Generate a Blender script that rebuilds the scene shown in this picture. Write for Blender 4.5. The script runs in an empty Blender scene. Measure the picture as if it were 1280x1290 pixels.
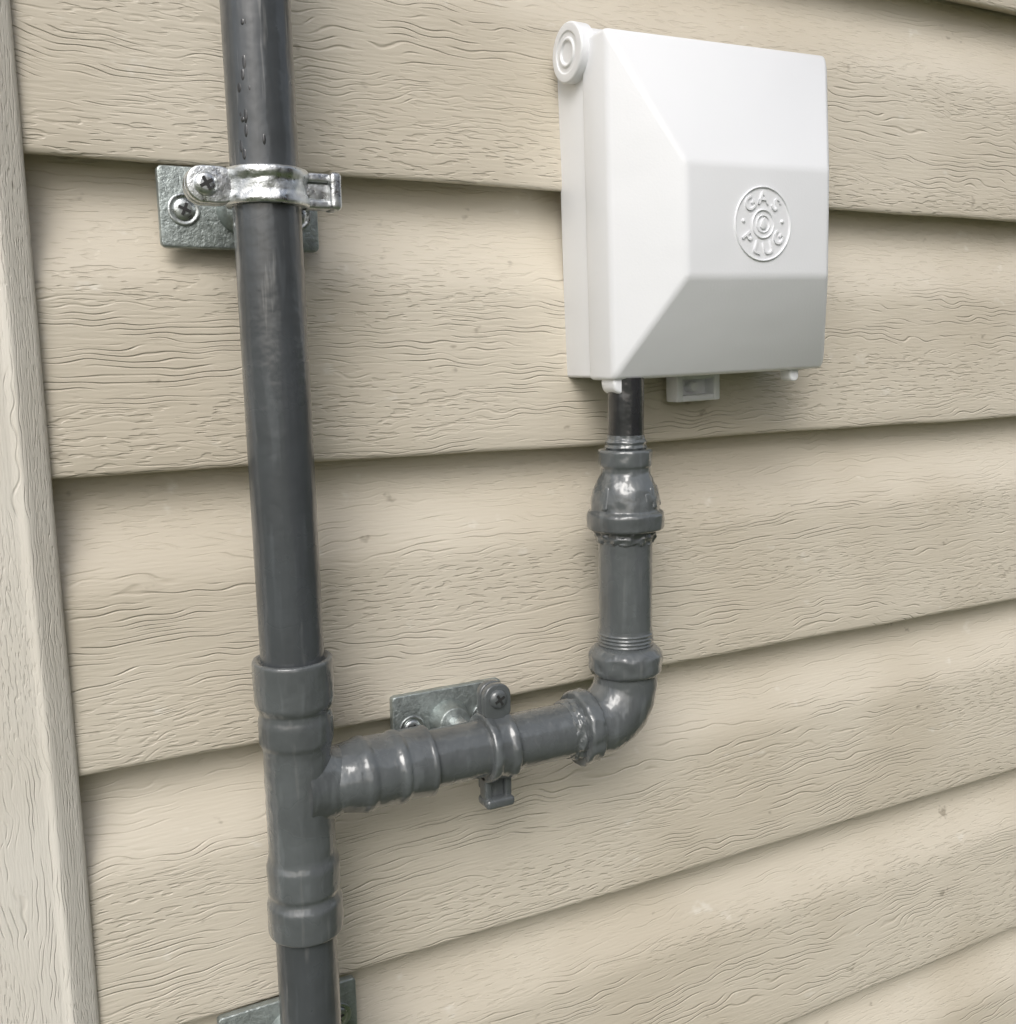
import bpy, bmesh, math, random
from mathutils import Vector, Matrix, noise
H=1.3           # camera height above the lawn
scene=bpy.context.scene
col=scene.collection
# ------------------------------------------------------------------ materials
def new_mat(name):
    m=bpy.data.materials.new(name); m.use_nodes=True
    nt=m.node_tree; b=nt.nodes['Principled BSDF']
    return m,nt,b
def N(nt,t,**k):
    n=nt.nodes.new(t)
    for a,v in k.items(): setattr(n,a,v)
    return n
def math_(nt,op,a,b=None,c=None,clamp=False):
    n=nt.nodes.new('ShaderNodeMath'); n.operation=op; n.use_clamp=clamp
    for i,v in enumerate((a,b,c)):
        if v is None: continue
        if isinstance(v,(int,float)): n.inputs[i].default_value=v
        else: nt.links.new(v,n.inputs[i])
    return n.outputs[0]
def noise_(nt,vec,scale=1,detail=2,rough=.5,dist=0):
    n=nt.nodes.new('ShaderNodeTexNoise'); n.inputs['Scale'].default_value=scale
    n.inputs['Detail'].default_value=detail; n.inputs['Roughness'].default_value=rough
    n.inputs['Distortion'].default_value=dist
    nt.links.new(vec,n.inputs['Vector']); return n.outputs[0]
def smooth_(nt,v,a,b,c=0,d=1):
    n=nt.nodes.new('ShaderNodeMapRange'); n.interpolation_type='SMOOTHSTEP'
    nt.links.new(v,n.inputs[0])
    for i,x in zip((1,2,3,4),(a,b,c,d)): n.inputs[i].default_value=x
    return n.outputs[0]
def mix_(nt,f,a,b):
    n=nt.nodes.new('ShaderNodeMix'); n.data_type='RGBA'
    if isinstance(f,(int,float)): n.inputs[0].default_value=f
    else: nt.links.new(f,n.inputs[0])
    for i,v in ((6,a),(7,b)):
        if isinstance(v,tuple): n.inputs[i].default_value=v
        else: nt.links.new(v,n.inputs[i])
    return n.outputs[2]
def bump_(nt,h,bsdf,strength,dist,prev=None):
    n=nt.nodes.new('ShaderNodeBump'); n.inputs['Strength'].default_value=strength
    n.inputs['Distance'].default_value=dist
    nt.links.new(h,n.inputs['Height'])
    if prev is not None: nt.links.new(prev,n.inputs['Normal'])
    if bsdf: nt.links.new(n.outputs[0],bsdf.inputs['Normal'])
    return n.outputs[0]
def grain_mat(name,base,axis,rough=.38,depth=.00042,k=1.0):
    m,nt,b=new_mat(name)
    tc=N(nt,'ShaderNodeTexCoord'); sp=N(nt,'ShaderNodeSeparateXYZ')
    nt.links.new(tc.outputs['Object'],sp.inputs[0])
    X,Y,Z=sp.outputs
    if axis=='x': a,c=X,Z
    elif axis=='y': a,c=Y,Z
    else: a,c=Z,math_(nt,'ADD',X,Y)
    cf=math_(nt,'MULTIPLY_ADD',c,1/.127,-(.2087+H)/.127)
    if axis!='z':
        course=math_(nt,'FLOOR',cf); frac=math_(nt,'FRACT',cf)
        cove=smooth_(nt,frac,.62,.74,1,.5)
    else: course=math_(nt,'MULTIPLY',a,0); cove=None
    def vec(sa,sc,off=0):
        cb=N(nt,'ShaderNodeCombineXYZ')
        nt.links.new(math_(nt,'MULTIPLY',a,sa),cb.inputs[0])
        nt.links.new(math_(nt,'MULTIPLY',c,sc),cb.inputs[1])
        nt.links.new(math_(nt,'MULTIPLY_ADD',course,3.7,off),cb.inputs[2])
        return cb.outputs[0]
    n1=noise_(nt,vec(7*k,19*k),1,1,.45)
    n2=noise_(nt,vec(62*k,105*k,5.3),1,0,.5)
    h=math_(nt,'MULTIPLY_ADD',c,340*k,0)
    h=math_(nt,'ADD',h,math_(nt,'MULTIPLY',n1,12))
    h=math_(nt,'ADD',h,math_(nt,'MULTIPLY',n2,2.1))
    tri=math_(nt,'PINGPONG',h,.5)
    groove=smooth_(nt,tri,.0,.20,1,0)
    brk=smooth_(nt,noise_(nt,vec(26*k,200*k,9.1),1,1,.5),.42,.62)
    region=smooth_(nt,noise_(nt,vec(5*k,24*k,2.2),1,0,.5),.40,.58)
    g1=math_(nt,'MULTIPLY',groove,math_(nt,'MULTIPLY',brk,math_(nt,'MULTIPLY_ADD',region,.8,.2)))
    dash=smooth_(nt,noise_(nt,vec(120*k,640*k,14.),1,1,.4),.54,.66)
    g2=math_(nt,'MULTIPLY',dash,math_(nt,'MULTIPLY_ADD',region,-.65,.75))
    g=math_(nt,'MAXIMUM',g1,g2)
    if cove is not None: g=math_(nt,'MULTIPLY',g,cove)
    fine=noise_(nt,vec(70*k,900*k,1.),1,0,.6)
    hh=math_(nt,'MULTIPLY_ADD',fine,-.30,math_(nt,'MULTIPLY',g,-1.))
    bn=bump_(nt,hh,None,1.0,depth)
    lo=noise_(nt,tc.outputs['Object'],7,2,.55)
    bump_(nt,lo,b,.4,.004,bn)
    dirty=tuple(x*y for x,y in zip(base[:3],(.90,.885,.86)))+(1,)
    col1=mix_(nt,smooth_(nt,lo,.38,.68),base,dirty)
    col2=mix_(nt,math_(nt,'MULTIPLY',g,.17),col1,tuple(x*y for x,y in zip(base[:3],(.62,.58,.52)))+(1,))
    sn=noise_(nt,vec(48,70,4),1,3,.65)
    sm=math_(nt,'MULTIPLY',smooth_(nt,sn,.68,.76),.55)
    col3=mix_(nt,sm,col2,(.20,.165,.12,1))
    ch=math_(nt,'MULTIPLY',smooth_(nt,sn,.36,.24),.35)
    col4=mix_(nt,ch,col3,(.80,.78,.72,1))
    nt.links.new(col4,b.inputs['Base Color'])
    nt.links.new(math_(nt,'MULTIPLY_ADD',lo,.2,rough-.1),b.inputs['Roughness'])
    return m
SID=(.625,.573,.478,1)
m_siding=grain_mat('beige_vinyl_siding',SID,'x')
m_siding_side=grain_mat('beige_vinyl_siding_side',SID,'y')
m_trim=grain_mat('beige_vinyl_trim',(.72,.69,.625,1),'z',k=1.55,depth=.00028)
def paint_mat(name,c,rough=.25,b1=.0006,scuff=0,stripe=.16,coat=.7):
    m,nt,b=new_mat(name)
    tc=N(nt,'ShaderNodeTexCoord'); o=tc.outputs['Object']
    mp=N(nt,'ShaderNodeMapping'); mp.inputs['Scale'].default_value=(1,1,stripe)
    nt.links.new(o,mp.inputs[0]); v=mp.outputs[0]
    n1=noise_(nt,v,170,2,.5); n2=noise_(nt,o,130,2,.5); n3=noise_(nt,o,34,3,.6)
    bn=bump_(nt,n1,None,.8,b1)
    bn=bump_(nt,n2,b,.8,b1,bn)
    nt.links.new(bn,b.inputs['Coat Normal'])
    cc=mix_(nt,smooth_(nt,n3,.35,.7),c,tuple(x*.74 for x in c[:3])+(1,))
    cc=mix_(nt,math_(nt,'MULTIPLY',smooth_(nt,n1,.58,.70),.4),cc,tuple(x*1.5 for x in c[:3])+(1,))
    if scuff:
        mp2=N(nt,'ShaderNodeMapping'); mp2.inputs['Scale'].default_value=(1,1,.07); mp2.inputs['Location'].default_value=(3,1,2)
        nt.links.new(o,mp2.inputs[0])
        s=smooth_(nt,noise_(nt,mp2.outputs[0],240,3,.6),.58,.70)
        s=math_(nt,'MULTIPLY',s,math_(nt,'MULTIPLY',smooth_(nt,noise_(nt,o,22,3,.7),.44,.60),scuff))
        cc=mix_(nt,s,cc,(.22,.22,.215,1))
    nt.links.new(cc,b.inputs['Base Color'])
    nt.links.new(smooth_(nt,n3,.3,.7,rough-.07,rough+.14),b.inputs['Roughness'])
    b.inputs['Coat Weight'].default_value=coat; b.inputs['Coat Roughness'].default_value=.07
    return m
m_paint=paint_mat('grey_gloss_paint',(.104,.114,.118,1),.26,.0006,.25,coat=.85)
m_pipe=paint_mat('dark_grey_coated_pipe',(.068,.075,.081,1),.28,.0004,.75,.12,.6)
m_black=paint_mat('black_pipe',(.026,.027,.029,1),.22,.0007)
def metal_mat(name,c,rough,metal=1,scale=220,bd=.0005):
    m,nt,b=new_mat(name)
    tc=N(nt,'ShaderNodeTexCoord'); o=tc.outputs['Object']
    n1=noise_(nt,o,scale,4,.65); n2=noise_(nt,o,scale*.2,3,.6)
    vo=N(nt,'ShaderNodeTexVoronoi'); vo.inputs['Scale'].default_value=scale*.9; nt.links.new(o,vo.inputs['Vector'])
    cc=mix_(nt,smooth_(nt,n2,.35,.7),c,tuple(x*.6 for x in c[:3])+(1,))
    cc=mix_(nt,math_(nt,'MULTIPLY',vo.outputs['Distance'],.35),cc,tuple(min(1,x*1.35) for x in c[:3])+(1,))
    nt.links.new(cc,b.inputs['Base Color']); b.inputs['Metallic'].default_value=metal
    nt.links.new(smooth_(nt,n1,.3,.7,rough-.1,rough+.15),b.inputs['Roughness'])
    bump_(nt,n1,b,.7,bd); return m
m_zinc=metal_mat('bright_zinc',(.76,.79,.80,1),.34,1,260,.0007)
m_plate=metal_mat('galvanised_cast_iron',(.37,.41,.40,1),.42,.75,420,.0008)
m_screw=metal_mat('screw_steel',(.58,.61,.61,1),.34)
m,nt,b=new_mat('white_abs_plastic'); m_white=m
tc=N(nt,'ShaderNodeTexCoord')
n=noise_(nt,tc.outputs['Object'],9,3,.5)
nt.links.new(mix_(nt,n,(.81,.82,.84,1),(.77,.785,.81,1)),b.inputs['Base Color'])
b.inputs['Roughness'].default_value=.34
bn=bump_(nt,noise_(nt,tc.outputs['Object'],22,2,.5),None,.35,.002)
bump_(nt,noise_(nt,tc.outputs['Object'],900,2,.5),b,.12,.0004,bn)
m,nt,b=new_mat('recess_shade_paint'); m_dark=m; b.inputs['Base Color'].default_value=(.03,.03,.03,1)  # near-black colour that paints the shade of the screw recesses
m,nt,b=new_mat('lawn_grass'); m_grass=m
tc=N(nt,'ShaderNodeTexCoord')
gn=noise_(nt,tc.outputs['Object'],6,6,.7); gf=noise_(nt,tc.outputs['Object'],90,4,.7)
nt.links.new(mix_(nt,gn,(.045,.075,.02,1),(.10,.12,.045,1)),b.inputs['Base Color'])
b.inputs['Roughness'].default_value=.9; bump_(nt,gf,b,.8,.03)
def plain(name,c1,c2,scale,rough):
    m,nt,b=new_mat(name); tc=N(nt,'ShaderNodeTexCoord')
    nt.links.new(mix_(nt,noise_(nt,tc.outputs['Object'],scale,4,.6),c1+(1,),c2+(1,)),b.inputs['Base Color']); b.inputs['Roughness'].default_value=rough
    return m
# ------------------------------------------------------------------ helpers
def empty(name,loc=(0,0,0)):
    e=bpy.data.objects.new(name,None); e.location=loc; e.empty_display_size=.02; col.objects.link(e); return e
def mk(name,verts,faces,mat,parent=None,smooth=True,sharp=35):
    me=bpy.data.meshes.new(name); me.from_pydata(verts,[],faces)
    bm=bmesh.new(); bm.from_mesh(me); bmesh.ops.recalc_face_normals(bm,faces=bm.faces); bm.to_mesh(me); bm.free()
    me.materials.append(mat)
    if smooth:
        me.shade_smooth()
        try: me.set_sharp_from_angle(angle=math.radians(sharp))
        except Exception: pass
    o=bpy.data.objects.new(name,me); col.objects.link(o)
    if parent: o.parent=parent
    return o
def round_prof(pts,r=.0008,n=4):
    out=[pts[0]]
    for i in range(1,len(pts)-1):
        p0,p1,p2=[Vector(p) for p in pts[i-1:i+2]]
        a=p0-p1; c=p2-p1
        d=min(r,a.length*.45,c.length*.45)
        A=p1+a.normalized()*d; C=p1+c.normalized()*d
        for k in range(n+1):
            t=k/n; q=A*(1-t)**2+p1*2*t*(1-t)+C*t*t; out.append((q.x,q.y))
    out.append(pts[-1]); return out
def lathe(name,prof,origin,axis,mat,parent,seg=72,rr=.0008,jit=0,jf=300,sub=None):
    """prof: (t along axis, radius)"""
    pr=round_prof(prof,rr)
    if sub:
        q=[pr[0]]
        for p0,p1 in zip(pr,pr[1:]):
            L=math.dist(p0,p1); k=max(1,int(L/sub))
            for i in range(1,k+1): q.append((p0[0]+(p1[0]-p0[0])*i/k,p0[1]+(p1[1]-p0[1])*i/k))
        pr=q
    ax=Vector(axis).normalized(); o=Vector(origin)
    u=ax.orthogonal().normalized(); w=ax.cross(u)
    vs=[];fs=[]
    for (t,r) in pr:
        for k in range(seg):
            a=2*math.pi*k/seg
            d=u*math.cos(a)+w*math.sin(a)
            rad=r
            if jit:
                P=(o+ax*t+d*r)
                rad=r+jit*noise.noise(P*jf)+jit*.5*noise.noise(P*jf*2.3)
            vs.append(o+ax*t+d*rad)
    n=len(pr)
    for i in range(n-1):
        for k in range(seg):
            k2=(k+1)%seg
            fs.append((i*seg+k,i*seg+k2,(i+1)*seg+k2,(i+1)*seg+k))
    fs.append(tuple(range(seg))); fs.append(tuple((n-1)*seg+k for k in range(seg)))
    return mk(name,vs,fs,mat,parent,sharp=50)
def sweep(name,path,radii,mat,parent,seg=48,jit=0,jf=200):
    vs=[];fs=[]; n=len(path)
    up=Vector((0,-1,0))
    for i,p in enumerate(path):
        p=Vector(p); a=Vector(path[max(0,i-1)]); c=Vector(path[min(n-1,i+1)]); t=(c-a).normalized()
        s=t.cross(up).normalized(); w=s.cross(t)
        for k in range(seg):
            th=2*math.pi*k/seg; d=s*math.cos(th)+w*math.sin(th)
            r=radii[i] if isinstance(radii,(list,tuple)) else radii
            P=p+d*r
            if jit: P=P+d*jit*noise.noise(P*jf)
            vs.append(P)
    for i in range(n-1):
        for k in range(seg):
            k2=(k+1)%seg; fs.append((i*seg+k,i*seg+k2,(i+1)*seg+k2,(i+1)*seg+k))
    fs.append(tuple(range(seg))); fs.append(tuple((n-1)*seg+k for k in range(seg)))
    return mk(name,vs,fs,mat,parent,sharp=60)
def extr(name,outline,h,M,mat,parent,bev=.0006,seg=3):
    bm=bmesh.new()
    vb=[bm.verts.new((x,y,0)) for x,y in outline]; f=bm.faces.new(vb)
    r=bmesh.ops.extrude_face_region(bm,geom=[f])
    for v in r['geom']:
        if isinstance(v,bmesh.types.BMVert): v.co.z+=h
    bmesh.ops.recalc_face_normals(bm,faces=bm.faces)
    if bev:
        ed=[e for e in bm.edges if len(e.link_faces)==2 and e.calc_face_angle()>math.radians(35)]
        bmesh.ops.bevel(bm,geom=ed,offset=bev,segments=seg,affect='EDGES',profile=.5,clamp_overlap=True)
    bm.transform(M)
    me=bpy.data.meshes.new(name); bm.to_mesh(me); bm.free(); me.materials.append(mat); me.shade_smooth()
    try: me.set_sharp_from_angle(angle=math.radians(40))
    except Exception: pass
    o=bpy.data.objects.new(name,me); col.objects.link(o); o.parent=parent; return o
def rrect(w,h,r,n=6,cx=0,cy=0):
    o=[]
    for sx,sy,a0 in ((1,1,0),(-1,1,90),(-1,-1,180),(1,-1,270)):
        for k in range(n+1):
            a=math.radians(a0+90*k/n); o.append((cx+sx*(w/2-r)+r*math.cos(a),cy+sy*(h/2-r)+r*math.sin(a)))
    return o
def face_m(x,y,z,rot=0):
    """local x->X, local y->Z, local z-> -Y (away from the wall)"""
    return Matrix.Translation((x,y,z))@Matrix(((1,0,0,0),(0,0,-1,0),(0,1,0,0),(0,0,0,1)))@Matrix.Rotation(rot,4,'Z')
def join(objs,name,parent=None):
    bm=bmesh.new(); mats=[]
    for o in objs:
        me=o.data.copy()
        me.transform(o.matrix_basis)
        base=len(bm.faces); mi=[]
        for mt in o.data.materials:
            if mt not in mats: mats.append(mt)
            mi.append(mats.index(mt))
        bm.from_mesh(me); bm.faces.ensure_lookup_table()
        for f in bm.faces[base:]: f.material_index=mi[min(f.material_index,len(mi)-1)]
        bpy.data.meshes.remove(me)
    me=bpy.data.meshes.new(name); bm.to_mesh(me); bm.free()
    for mt in mats: me.materials.append(mt)
    for o in objs: bpy.data.objects.remove(o)
    o=bpy.data.objects.new(name,me); col.objects.link(o)
    if parent: o.parent=parent
    return o
# ------------------------------------------------------------------ house wall
E=.127
house=empty('vinyl_sided_house')
def course_profile(zb):
    P=[(-.002,zb+.0035),(-.0105,zb+.0012),(-.0128,zb+.0002),(-.0140,zb+.0009),(-.0144,zb+.0026)]
    P+=[(-.0143,zb+.012),(-.0138,zb+.035),(-.0132,zb+.060),(-.0129,zb+.074)]
    for k in range(1,15):      # the cove of the dutch lap
        t=k/14; z=zb+.074+t*(E-.074+.004)
        u=min(1,t/.72); s=u*u*(3-2*u)
        P.append((-.0129+.0125*s,z))
    return P
def siding(name,x0,x1,mat,k0,k1,nx,rot=None):
    prof=[]
    for k in range(k1,k0-1,-1):
        prof.append(course_profile(.2087+H-k*E))
    vs=[];fs=[]
    for ci,P in enumerate(prof):
        base=len(vs)
        for i in range(nx+1):
            t=i/nx; x=x0+(x1-x0)*(t**1.6)
            wz=.0010*noise.noise(Vector((x*5,ci*3.1,0)))+.0006*noise.noise(Vector((x*17,ci*5.1,3)))
            for j,(y,z) in enumerate(P):
                wy=.0012*noise.noise(Vector((x*6,z*9,2.5)))
                vs.append(Vector((x,y+wy,z+(wz if j<7 else wz*max(0,(1-(j-6)/15))))))
        m=len(P)
        for i in range(nx):
            for j in range(m-1):
                fs.append((base+i*m+j,base+i*m+j+1,base+(i+1)*m+j+1,base+(i+1)*m+j))
    if rot is not None:
        vs=[rot@v for v in vs]
    return mk(name,vs,fs,mat,house,sharp=70)
siding('siding_wall',.010,4.5,m_siding,-9,10,260)
siding('side_siding_wall',.03,3.0,m_siding_side,-9,10,60,Matrix.Translation((-.095,0,0))@Matrix(((0,1,0,0),(1,0,0,0),(0,0,1,0),(0,0,0,1))))
xe=.0232
prof=[(xe-.002,.0),(xe,-.003),(xe,-.0165),(xe-.0012,-.0180),(xe-.0085,-.0222),(xe-.0105,-.0230),(xe-.0125,-.0224),(xe-.014,-.0220),(-.060,-.0220),(-.080,-.0222),(-.098,-.0225),(-.1075,-.0185),(-.111,-.009),(-.111,.02),(-.111,.085),(-.1095,.09),(-.095,.092)]
pp=round_prof(prof,.002,4)
vs=[];fs=[];nz=140;z0,z1=.05,2.62
for i in range(nz+1):
    z=z0+(z1-z0)*i/nz
    for (x,y) in pp:
        w=.0012*noise.noise(Vector((3.3,1.1,z*4)))
        vs.append((x+w,y+.0006*noise.noise(Vector((x*20,5,z*6))),z))
m=len(pp)
for i in range(nz):
    for j in range(m-1): fs.append((i*m+j,i*m+j+1,(i+1)*m+j+1,(i+1)*m+j))
mk('corner_trim_post',vs,fs,m_trim,house,sharp=60)
def boxmesh(name,x0,x1,y0,y1,z0,z1,mat,parent):
    return extr(name,[(x0,y0),(x1,y0),(x1,y1),(x0,y1)],z1-z0,Matrix.Translation((0,0,z0)),mat,parent,bev=.002)
boxmesh('wall_sheathing',-.090,4.5,.008,3.0,.2,2.66,m_siding,house)
m_conc=plain('concrete',(.26,.25,.24),(.38,.37,.35),12,.9)
boxmesh('foundation',-.085,4.5,.012,2.98,-.2,.25,m_conc,house)
vs=[(-300,-300,0),(300,-300,0),(300,300,0),(-300,300,0)]
mk('ground',vs,[(0,1,2,3)],m_grass,None,False)
# unseen house, added to block light from the right and darken pipe reflections
nb=empty('added_neighbour_house')
m_brick,nt,b=new_mat('brown_brick')
tc=N(nt,'ShaderNodeTexCoord'); mp=N(nt,'ShaderNodeMapping'); mp.inputs['Rotation'].default_value=(math.radians(90),0,0)
nt.links.new(tc.outputs['Object'],mp.inputs[0])
bt=N(nt,'ShaderNodeTexBrick'); bt.inputs['Scale'].default_value=4.5; bt.inputs['Color1'].default_value=(.16,.10,.08,1); bt.inputs['Color2'].default_value=(.22,.14,.11,1); bt.inputs['Mortar'].default_value=(.3,.28,.25,1)
nt.links.new(mp.outputs[0],bt.inputs['Vector']); nt.links.new(bt.outputs[0],b.inputs['Base Color']); b.inputs['Roughness'].default_value=.85
m_roof=plain('roof_shingle',(.05,.05,.05),(.09,.085,.08),25,.9)
m_glass,nt,b=new_mat('window_glass'); b.inputs['Base Color'].default_value=(.03,.04,.05,1); b.inputs['Roughness'].default_value=.05
m_wf=plain('window_frame_paint',(.7,.7,.68),(.6,.6,.58),8,.5)
boxmesh('walls',.8,13,-13,-5.8,-.2,4.2,m_brick,nb)
a=[(.4,-5.4,4.15),(13.4,-5.4,4.15),(13.4,-13.4,4.15),(.4,-13.4,4.15),(.4,-9.4,6.6),(13.4,-9.4,6.6)]
mk('roof',a,[(0,1,5,4),(2,3,4,5),(0,4,3),(1,2,5),(0,3,2,1)],m_roof,nb,False)
for wx in (2.2,5.6,9.4):
    for wz in (.9,2.7):
        boxmesh('window_frame',wx,wx+1.2,-5.83,-5.76,wz,wz+1.2,m_wf,nb)
        boxmesh('window_pane',wx+.08,wx+1.12,-5.79,-5.752,wz+.08,wz+1.12,m_glass,nb)
# ------------------------------------------------------------------ gas pipe run
PY=-.050
gp=empty('gas_pipe')
XM,XR,ZB=.1080,.2772,-.1813+H
PR=.01335
lathe('main_pipe',[(0,PR),(1.35+.13,PR)],(XM,PY,H-.128),(-.004,0,1),m_pipe,gp)
lathe('main_pipe_lower',[(0,PR),(1.02,PR)],(XM-.0003,PY,H-.24),(0,0,-1),m_pipe,gp)
tee=[(-.2468,.0128),(-.2468,.0156),(-.2460,.0163),(-.2325,.0164),(-.2305,.0155),(-.2285,.0150),(-.2265,.0157),(-.2150,.0158),(-.2120,.0148),(-.2100,.0145),(-.1640,.0145),(-.1610,.0149),(-.1590,.0158),(-.1500,.0159),(-.1475,.0153),(-.1455,.0152),(-.1440,.0160),(-.1420,.0168),(-.1245,.0170),(-.1232,.0166),(-.1230,.0150),(-.1240,.0137)]
lathe('tee_body',tee,(XM,PY,H),(0,0,1),m_paint,gp,rr=.0012,jit=.0002,jf=150,sub=.002)
br=[(.000,.0128),(.0115,.0134),(.0160,.0144),(.0225,.0157),(.0255,.0162),(.0275,.0170),(.0295,.0170),(.0315,.0162),(.0415,.0160),(.0435,.0168),(.0455,.0168),(.0470,.0159),(.0570,.0159),(.0582,.0163),(.0595,.0163),(.0600,.0154),(.0595,.0135)]
lathe('tee_branch_socket',br,(XM,PY,ZB),(1,0,0),m_paint,gp,rr=.0012,jit=.0002,jf=150,sub=.002)
# cast fillet where the branch leaves the tee body
vs=[];fs=[];ns=64;nr=7
for i in range(nr):
    t=i/(nr-1)
    for k in range(ns):
        a=2*math.pi*k/ns
        r=.0136+.0030*(1-t)**2
        y=r*math.cos(a); z=r*math.sin(a)
        yb=min(.0144,abs(y))
        xs=math.sqrt(max(0,.0146**2-yb*yb))-.0004
        vs.append((XM+xs+t*(.0150-xs*.25) if t>0 else XM+xs-.0010,PY+y,ZB+z))
for i in range(nr-1):
    for k in range(ns):
        k2=(k+1)%ns; fs.append((i*ns+k,i*ns+k2,(i+1)*ns+k2,(i+1)*ns+k))
mk('tee_fillet',vs,fs,m_paint,gp)
lathe('branch_pipe',[(0,PR),(.090,PR)],(XM+.056,PY,ZB),(1,0,0),m_paint,gp)
RB=.0205
c=(XR-RB,PY,ZB+RB); path=[];rad=[]
for k in range(25):
    a=math.radians(-90+90*k/24)
    path.append((c[0]+RB*math.cos(a),PY,c[2]+RB*math.sin(a))); rad.append(.0160+.0006*math.sin(math.pi*k/24))
path=[(c[0]-.004,PY,ZB)]+path+[(XR,PY,c[2]+.004)]; rad=[.0160]+rad+[.0160]
sweep('elbow_body',path,rad,m_paint,gp,jit=.0004)
lathe('elbow_socket_rim',[(0,.0158),(.0006,.0178),(.002,.0186),(.0075,.0186),(.009,.0178),(.0095,.0135)],(c[0]-.001,PY,ZB),(-1,0,0),m_paint,gp,jit=.0009,jf=220,sub=.0012,rr=.001)
lathe('thread_sealant',[(0,.0146),(.0025,.0152),(.004,.0144),(.0065,.0134)],(c[0]-.0100,PY,ZB),(-1,0,0),m_paint,gp,jit=.0014,jf=380,sub=.0007)
lathe('elbow_socket_rim_top',[(0,.0158),(.001,.0176),(.003,.0185),(.0105,.0185),(.0125,.0172),(.0140,.0158),(.0150,.0135)],(XR,PY,H-.1575),(0,0,1),m_paint,gp,jit=.0006,jf=200,sub=.0012,rr=.001)
th=[(0,.0135)]
for k in range(4): th+=[(.0006+k*.0018,.0136),(.0013+k*.0018,.0141),(.0020+k*.0018,.0136)]
th+=[(.009,.0134)]
lathe('pipe_threads',th,(XR,PY,H-.1430),(0,0,1),m_paint,gp,rr=.0003,jit=.0003,jf=400)
lathe('riser_pipe',[(0,PR),(.066,PR)],(XR,PY,H-.150),(0,0,1),m_paint,gp)
rc=[(-.0838,.0133),(-.0838,.0182),(-.0828,.0190),(-.0762,.0192),(-.0750,.0186),(-.0740,.0170),(-.0690,.0168),(-.0640,.0158),(-.0590,.0136),(-.0560,.0122),(-.0535,.0122),(-.0522,.0130),(-.0455,.0132),(-.0445,.0126),(-.0443,.0090)]
lathe('reducing_coupling',rc,(XR,PY,H),(0,0,1),m_paint,gp,jit=.0005,jf=170,sub=.0012,rr=.0012)
lathe('coupling_sealant',[(-.0905,.0134),(-.0895,.0141),(-.0870,.0147),(-.0840,.0145)],(XR,PY,H),(0,0,1),m_paint,gp,jit=.0014,jf=400,sub=.0006)
for ang,l in ((-70,.012),(8,.006),(24,.011),(44,.007),(64,.011),(150,.011)):
    a=math.radians(ang-90)
    d=Vector((math.cos(a),math.sin(a),0))
    M=Matrix.Translation(Vector((XR,PY,H-.0680))+d*.0127)@Matrix.Rotation(a,4,'Z')@Matrix.Rotation(math.radians(78),4,'Y')
    extr('coupling_lug',rrect(l,.0040,.0015),.0040,M,m_paint,gp,bev=.0012)
lathe('black_nipple',[(0,.0088),(.037,.0088)],(XR+.0004,PY,H-.047),(0,0,1),m_black,gp)
lathe('nipple_thread_paint',[(0,.0094),(.0010,.0103),(.0024,.0094),(.0036,.0102),(.005,.0092),(.007,.0089)],(XR+.0004,PY,H-.0445),(0,0,1),m_paint,gp,jit=.0005,jf=500,sub=.0006,rr=.0003)
drips=[]
random.seed(4)
for k in range(34):
    zz=H+random.choice([random.uniform(.10,.16),random.uniform(.075,.11),random.uniform(.09,.26)])
    a=math.radians(-90-random.gauss(48,12)); s=random.uniform(.0004,.0014); st=random.uniform(1,2.8)
    d=Vector((math.cos(a),math.sin(a),0)); bm=bmesh.new()
    bmesh.ops.create_uvsphere(bm,u_segments=12,v_segments=8,radius=1)
    M=Matrix.Translation(Vector((XM-.0005,PY,zz))+d*PR)@Matrix.Rotation(a,4,'Z')@Matrix.Diagonal((s*.35,s*.8,s*st,1))
    bm.transform(M); me=bpy.data.meshes.new('d'); bm.to_mesh(me); bm.free(); me.materials.append(m_black); me.shade_smooth()
    o=bpy.data.objects.new('d',me); col.objects.link(o); drips.append(o)
join(drips,'paint_drips',gp)
# ------------------------------------------------------------------ clamps
def phillips(x,y,z,r,parent,rot=.3,mat=None,h=.0016):
    mat=mat or m_screw
    lathe('screw_head',[(0,r),(h*.4,r),(h*.8,r*.8),(h,r*.55),(h,.0001)],(x,y,z),(0,-1,0),mat,parent,seg=36,rr=.0004)
    w=r*.14;l=r*.60
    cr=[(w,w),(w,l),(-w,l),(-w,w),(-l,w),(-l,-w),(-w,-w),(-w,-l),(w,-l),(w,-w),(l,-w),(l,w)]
    extr('screw_recess_shade',cr,.0002,face_m(x,y-h,z,rot),m_dark,parent,bev=0)  # thin raised dark cross, painted in place of a shaded driver slot
def flange(parent,x,z,w=.0665,h=.0325,yb=-.0145):
    extr('flange_plate',rrect(w,h,.0022),.0042,face_m(x,yb,z),m_plate,parent,bev=.0008)
    yf=yb-.0042
    lathe('flange_boss',[(0,.0105),(.002,.0100),(.0065,.0086),(.0085,.0082),(.0088,.004)],(x,yf+.0003,z),(0,-1,0),m_plate,parent,rr=.001)
    for s in (-1,1):
        sx=x+s*(w/2-.0098)
        lathe('screw_washer',[(0,.0066),(.0008,.0066),(.0010,.0058),(.0006,.0045),(.0006,.002)],(sx,yf+.0002,z-.001),(0,-1,0),m_screw,parent,seg=36,rr=.0003)
        phillips(sx,yf-.0006,z-.001,.0044,parent,rot=.4*s,h=.0012)
    lathe('threaded_rod',[(0,.0045),(.03,.0045)],(x,yf-.004,z),(0,-1,0),m_zinc,parent,seg=24)
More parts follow.
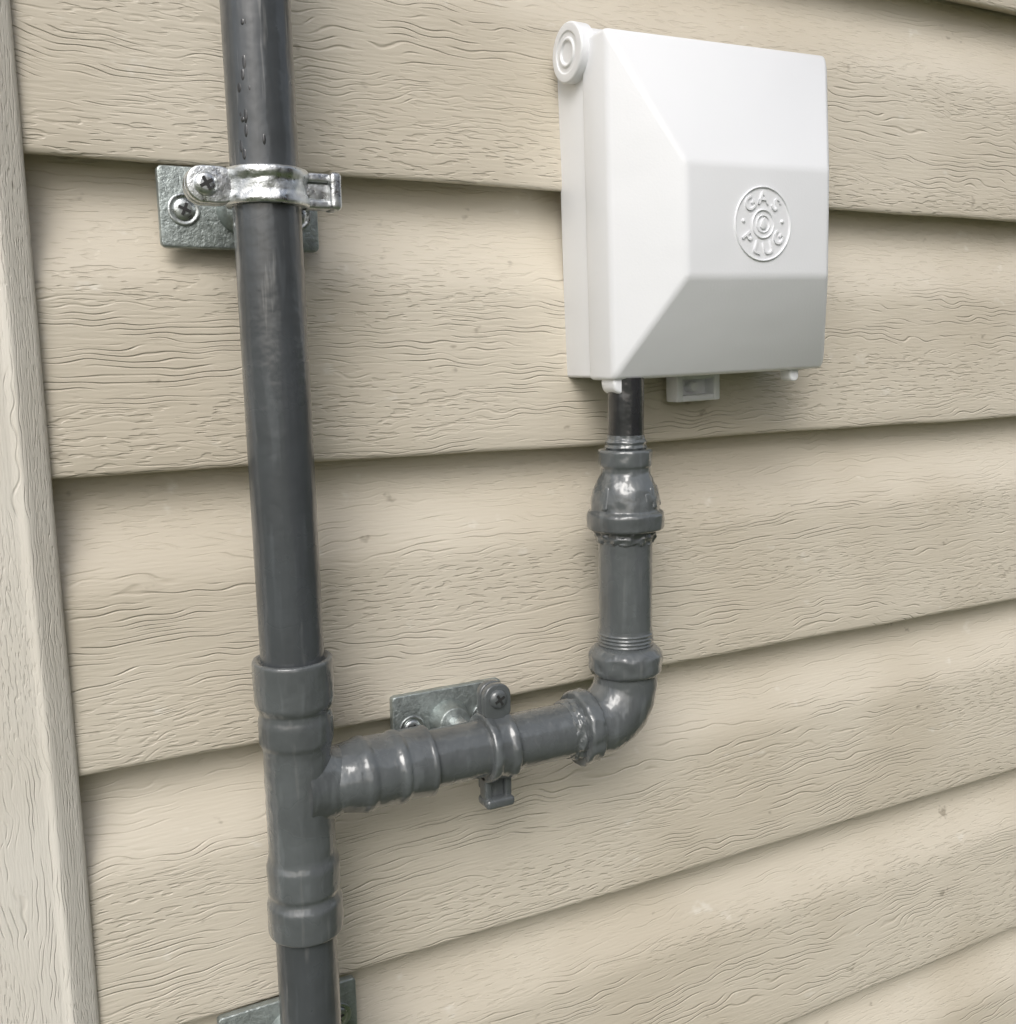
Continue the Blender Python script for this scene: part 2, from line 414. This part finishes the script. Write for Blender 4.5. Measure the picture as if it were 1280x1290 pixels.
def ring(parent,cx,cz,axis,mat):
    W=.0140
    def L(t,w,y):
        return (cx+t,y,cz+w) if axis=='z' else (cx+w,y,cz-t)
    A=(0,0,1) if axis=='z' else (1,0,0)
    pr=[(-W/2,.0134),(-W/2,.0160),(-W/2+.0012,.0166),(-W/2+.0030,.0164),(-.0022,.0156),(.0022,.0156),(W/2-.0030,.0164),(W/2-.0012,.0166),(W/2,.0160),(W/2,.0134)]
    lathe('ring_band',pr,(cx,PY,cz),A,mat,parent,jit=.0004,jf=240,rr=.0008,sub=.001)
    def lug(t0,t1,wid,y0,th,nm,r=None):
        r=r or wid*.45
        M=face_m(cx,y0,cz) if axis=='z' else face_m(cx,y0,cz,-math.pi/2)
        return extr(nm,rrect(abs(t1-t0),wid,min(r,abs(t1-t0)*.45),8,(t0+t1)/2,0),th,M,mat,parent,bev=.0009)
    s=-1
    lug(s*.0125,s*.0315,.0140,PY+.0045,.0040,'ear_rear')
    lug(s*.0125,s*.0315,.0140,PY-.0005,.0042,'ear_front')
    p=L(s*.0245,0,0)
    phillips(p[0],PY-.0045,p[2],.0045,parent,rot=.5,mat=mat,h=.0024)
    lathe('screw_shank',[(0,.0024),(.016,.0024)],(p[0],PY-.004,p[2]),(0,1,0),m_screw,parent,seg=20)
    s=1   # hooked hinge side: slotted lug over a T-shaped tongue
    lug(s*.0125,s*.0270,.0070,PY+.0012,.0034,'hinge_tongue',r=.001)
    extr('hinge_t_head',rrect(.0050,.0150,.0020,6,0,0),.0110,(face_m(cx+s*.0266,PY+.0045,cz) if axis=='z' else face_m(cx,PY+.0045,cz-s*.0266,-math.pi/2)),mat,parent,bev=.0016)
    for q in (-1,1):
        M=face_m(cx,PY+.0030,cz) if axis=='z' else face_m(cx,PY+.0030,cz,-math.pi/2)
        extr('hinge_cheek',rrect(.0130,.0036,.0014,5,s*.0190,q*.0052),.0070,M,mat,parent,bev=.0010)
    lug(s*.0130,s*.0225,.0125,PY+.0062,.0036,'hinge_rear',r=.002)
    lathe('ring_stem',[(0,.0068),(.006,.0062),(.009,.0060)],(cx,PY+.0145,cz),(0,1,0),mat,parent,seg=30)
def clamp(cx,cz,px,axis,mat,pz=None,w=.0665):
    e=empty('pipe_clamp'); flange(e,px,pz if pz is not None else cz,w=w); ring(e,cx,cz,axis,mat); return e
clamp(XM-.0005,H+.0680,.1045,'z',m_zinc,H+.0642)
clamp(.2025,ZB,.1930,'x',m_paint,H-.1765,w=.059)
clamp(XM-.0003,H-.3140,.1060,'z',m_zinc,H-.3150)
# ------------------------------------------------------------------ gas outlet box
box=empty('gas_outlet_box',(.3300,-.016,H+.0690)); box.rotation_euler=(0,math.radians(-1.3),0)
hw,hh=.0668,.0785
def loft(name,loops,mat,parent,bev=.002,seg=4,ang=15):
    bm=bmesh.new(); L=[[bm.verts.new(p) for p in lp] for lp in loops]
    n=len(loops[0])
    for a,b2 in zip(L,L[1:]):
        for k in range(n): bm.faces.new((a[k],a[(k+1)%n],b2[(k+1)%n],b2[k]))
    bm.faces.new(L[-1]); bm.faces.new(L[0][::-1])
    bmesh.ops.recalc_face_normals(bm,faces=bm.faces)
    ed=[e for e in bm.edges if len(e.link_faces)==2 and e.calc_face_angle()>math.radians(ang)]
    bmesh.ops.bevel(bm,geom=ed,offset=bev,segments=seg,affect='EDGES',profile=.5,clamp_overlap=True)
    me=bpy.data.meshes.new(name); bm.to_mesh(me); bm.free(); me.materials.append(mat); me.shade_smooth()
    try: me.set_sharp_from_angle(angle=math.radians(35))
    except Exception: pass
    o=bpy.data.objects.new(name,me); col.objects.link(o); o.parent=parent; return o
def rect(x0,x1,z0,z1,y): return [(x0,y,z0),(x1,y,z0),(x1,y,z1),(x0,y,z1)]
loft('back_housing',[rect(-hw+.0012,hw-.003,-hh+.001,hh-.008,.004),rect(-hw+.0012,hw-.003,-hh+.001,hh-.008,-.0225)],m_white,box,bev=.0016)
loft('cover',[rect(-hw,hw,-hh,hh,-.0205),rect(-hw,hw,-hh,hh,-.0415),rect(-.0405,.0455,-.0325,.0178,-.0655)],m_white,box,bev=.0022)
def lx(name,prof,o,ax,mat=m_white,**k): return lathe(name,prof,o,ax,mat,box,**k)
lx('hinge_barrel',[(0,.0112),(.128,.0112)],(-hw+.002,-.0145,.0745),(1,0,0))
lx('hinge_cap',[(0,.0133),(.0070,.0135),(.0077,.0129),(.0079,.0094),(.0073,.0089),(.0073,.0068),(.0080,.0063),(.0080,.0053),(.0070,.0047),(.0070,.0001)],(-hw+.0035,-.0150,.0740),(-1,0,0),rr=.0004)
extr('bottom_lip',rrect(.011,.012,.005),.012,face_m(-hw+.0075,-.028,-hh-.001),m_white,box,bev=.0015)
extr('latch_tab',rrect(.006,.010,.0028),.008,face_m(.050,-.030,-hh-.001),m_white,box,bev=.001)
lx0=.0060
for nm,(x0,x1,z0,z1) in {'latch_side_l':(-.0145,-.0105,-.0145,.003),'latch_side_r':(.0100,.0140,-.0145,.003),'latch_bottom':(-.0106,.0101,-.0145,-.0112),'latch_mid':(-.0106,.0101,-.0030,.003)}.items():
    extr(nm,[(x0,z0),(x1,z0),(x1,z1),(x0,z1)],.010,face_m(lx0,-.004,-hh),m_white,box,bev=.0009)
lx('latch_hook',[(0,.0030),(.006,.0030),(.0075,.0022)],(lx0-.001,-.004,-hh-.0072),(0,-1,0),rr=.0006)
extr('latch_back',[(-.0105,-.012),(.010,-.012),(.010,0),(-.0105,0)],.002,face_m(lx0,-.004,-hh),m_white,box,bev=0)
ex,ez,ey=.0035,-.0085,-.0655
def annulus(r0,r1,h,n=72):
    vs=[];fs=[]
    pr=[(r0,0),(r0+.0001,h*.8),(r0+.0003,h),(r1-.0003,h),(r1-.0001,h*.8),(r1,0)]
    for k in range(n):
        a=2*math.pi*k/n
        for (r,hh_) in pr: vs.append((ex+r*math.cos(a),ey-hh_,ez+r*math.sin(a)))
    q=len(pr)
    for k in range(n):
        for j in range(q-1): fs.append((k*q+j,k*q+j+1,((k+1)%n)*q+j+1,((k+1)%n)*q+j))
    return mk('ringpart',vs,fs,m_white,None)
parts=[annulus(.0164,.0172,.0008),annulus(.0060,.0068,.0008),annulus(.0036,.0042,.0007)]
def letter(ch,ang,r,size,flip):
    cu=bpy.data.curves.new('t','FONT'); cu.body=ch; cu.size=size; cu.align_x='CENTER'; cu.align_y='CENTER'; cu.extrude=.0007; cu.offset=.00004
    o=bpy.data.objects.new('t',cu); col.objects.link(o)
    bpy.context.view_layer.update()
    dg=bpy.context.evaluated_depsgraph_get(); me=bpy.data.meshes.new_from_object(o.evaluated_get(dg))
    bpy.data.objects.remove(o)
    a=math.radians(ang); x=ex+r*math.cos(a); z=ez+r*math.sin(a)
    rot=a-math.pi/2 if not flip else a+math.pi/2
    me.transform(Matrix.Diagonal((1.0,.92,1,1)))
    me.transform(face_m(x,ey-.0001,z,rot)); me.materials.clear(); me.materials.append(m_white)
    q=bpy.data.objects.new('t',me); col.objects.link(q); return q
for ch,a in zip('GAS',(131,90,49)): parts.append(letter(ch,a,.0116,.0094,False))
for ch,a in zip('PLUG',(213,252,286,326)): parts.append(letter(ch,a,.0116,.0092,True))
for a in (174,6):
    bm=bmesh.new(); bmesh.ops.create_uvsphere(bm,u_segments=12,v_segments=8,radius=.0010)
    bm.transform(Matrix.Translation((ex+.0118*math.cos(math.radians(a)),ey,ez+.0118*math.sin(math.radians(a)))))
    me=bpy.data.meshes.new('dot'); bm.to_mesh(me); bm.free(); me.materials.append(m_white); o=bpy.data.objects.new('dot',me); col.objects.link(o); parts.append(o)
fl=[(0,-.0024),(.0015,-.0019),(.0019,-.0006),(.0014,.0008),(.0005,.0016),(.0007,.0032),(-.0008,.0018),(-.0018,.0002),(-.0018,-.0013),(-.0010,-.0022)]
o=extr('flame',fl,.0008,face_m(ex,ey,ez),m_white,box,bev=.0002); o.parent=None; parts.append(o)
join(parts,'embossed_emblem',box)
# ------------------------------------------------------------------ light
w=bpy.data.worlds.new('World'); scene.world=w; w.use_nodes=True; nt=w.node_tree
bg=nt.nodes['Background']; sky=nt.nodes.new('ShaderNodeTexSky'); sky.sky_type='NISHITA'; sky.sun_disc=False
ds=Vector((-.44,-.60,.67)).normalized()
el=math.asin(ds.z); sky.sun_elevation=el; sky.sun_rotation=math.atan2(ds.x,ds.y)
sky.air_density=1; sky.dust_density=4; sky.ozone_density=1
hs=nt.nodes.new('ShaderNodeHueSaturation'); hs.inputs['Saturation'].default_value=.45
nt.links.new(sky.outputs[0],hs.inputs['Color']); nt.links.new(hs.outputs[0],bg.inputs[0]); bg.inputs[1].default_value=.15
sl=bpy.data.lights.new('sun','SUN'); sl.energy=1.3; sl.angle=math.radians(32); sl.color=(1,.99,.975)
so=bpy.data.objects.new('sun',sl); col.objects.link(so); so.rotation_euler=ds.to_track_quat('Z','Y').to_euler(); so.location=(0,-3,5)
# ------------------------------------------------------------------ camera
f,yaw,pit,roll,D=1268.59,.47862,.15072,-.019,.45881
F=Vector((math.sin(yaw)*math.cos(pit),math.cos(yaw)*math.cos(pit),-math.sin(pit)))
R=Vector((math.cos(yaw),-math.sin(yaw),0)); U=R.cross(F)
R2=R*math.cos(roll)+U*math.sin(roll); U2=-R*math.sin(roll)+U*math.cos(roll)
cd=bpy.data.cameras.new('camera'); cam=bpy.data.objects.new('camera',cd); col.objects.link(cam)
M=Matrix((( R2.x,U2.x,-F.x,0),(R2.y,U2.y,-F.y,-D),(R2.z,U2.z,-F.z,H),(0,0,0,1)))
cam.matrix_world=M
cd.sensor_fit='HORIZONTAL'; cd.sensor_width=36; cd.lens=36*f/1280; cd.clip_start=.01; cd.clip_end=1000
scene.camera=cam
scene.view_settings.view_transform='Standard'; scene.view_settings.look='None'; scene.view_settings.exposure=0
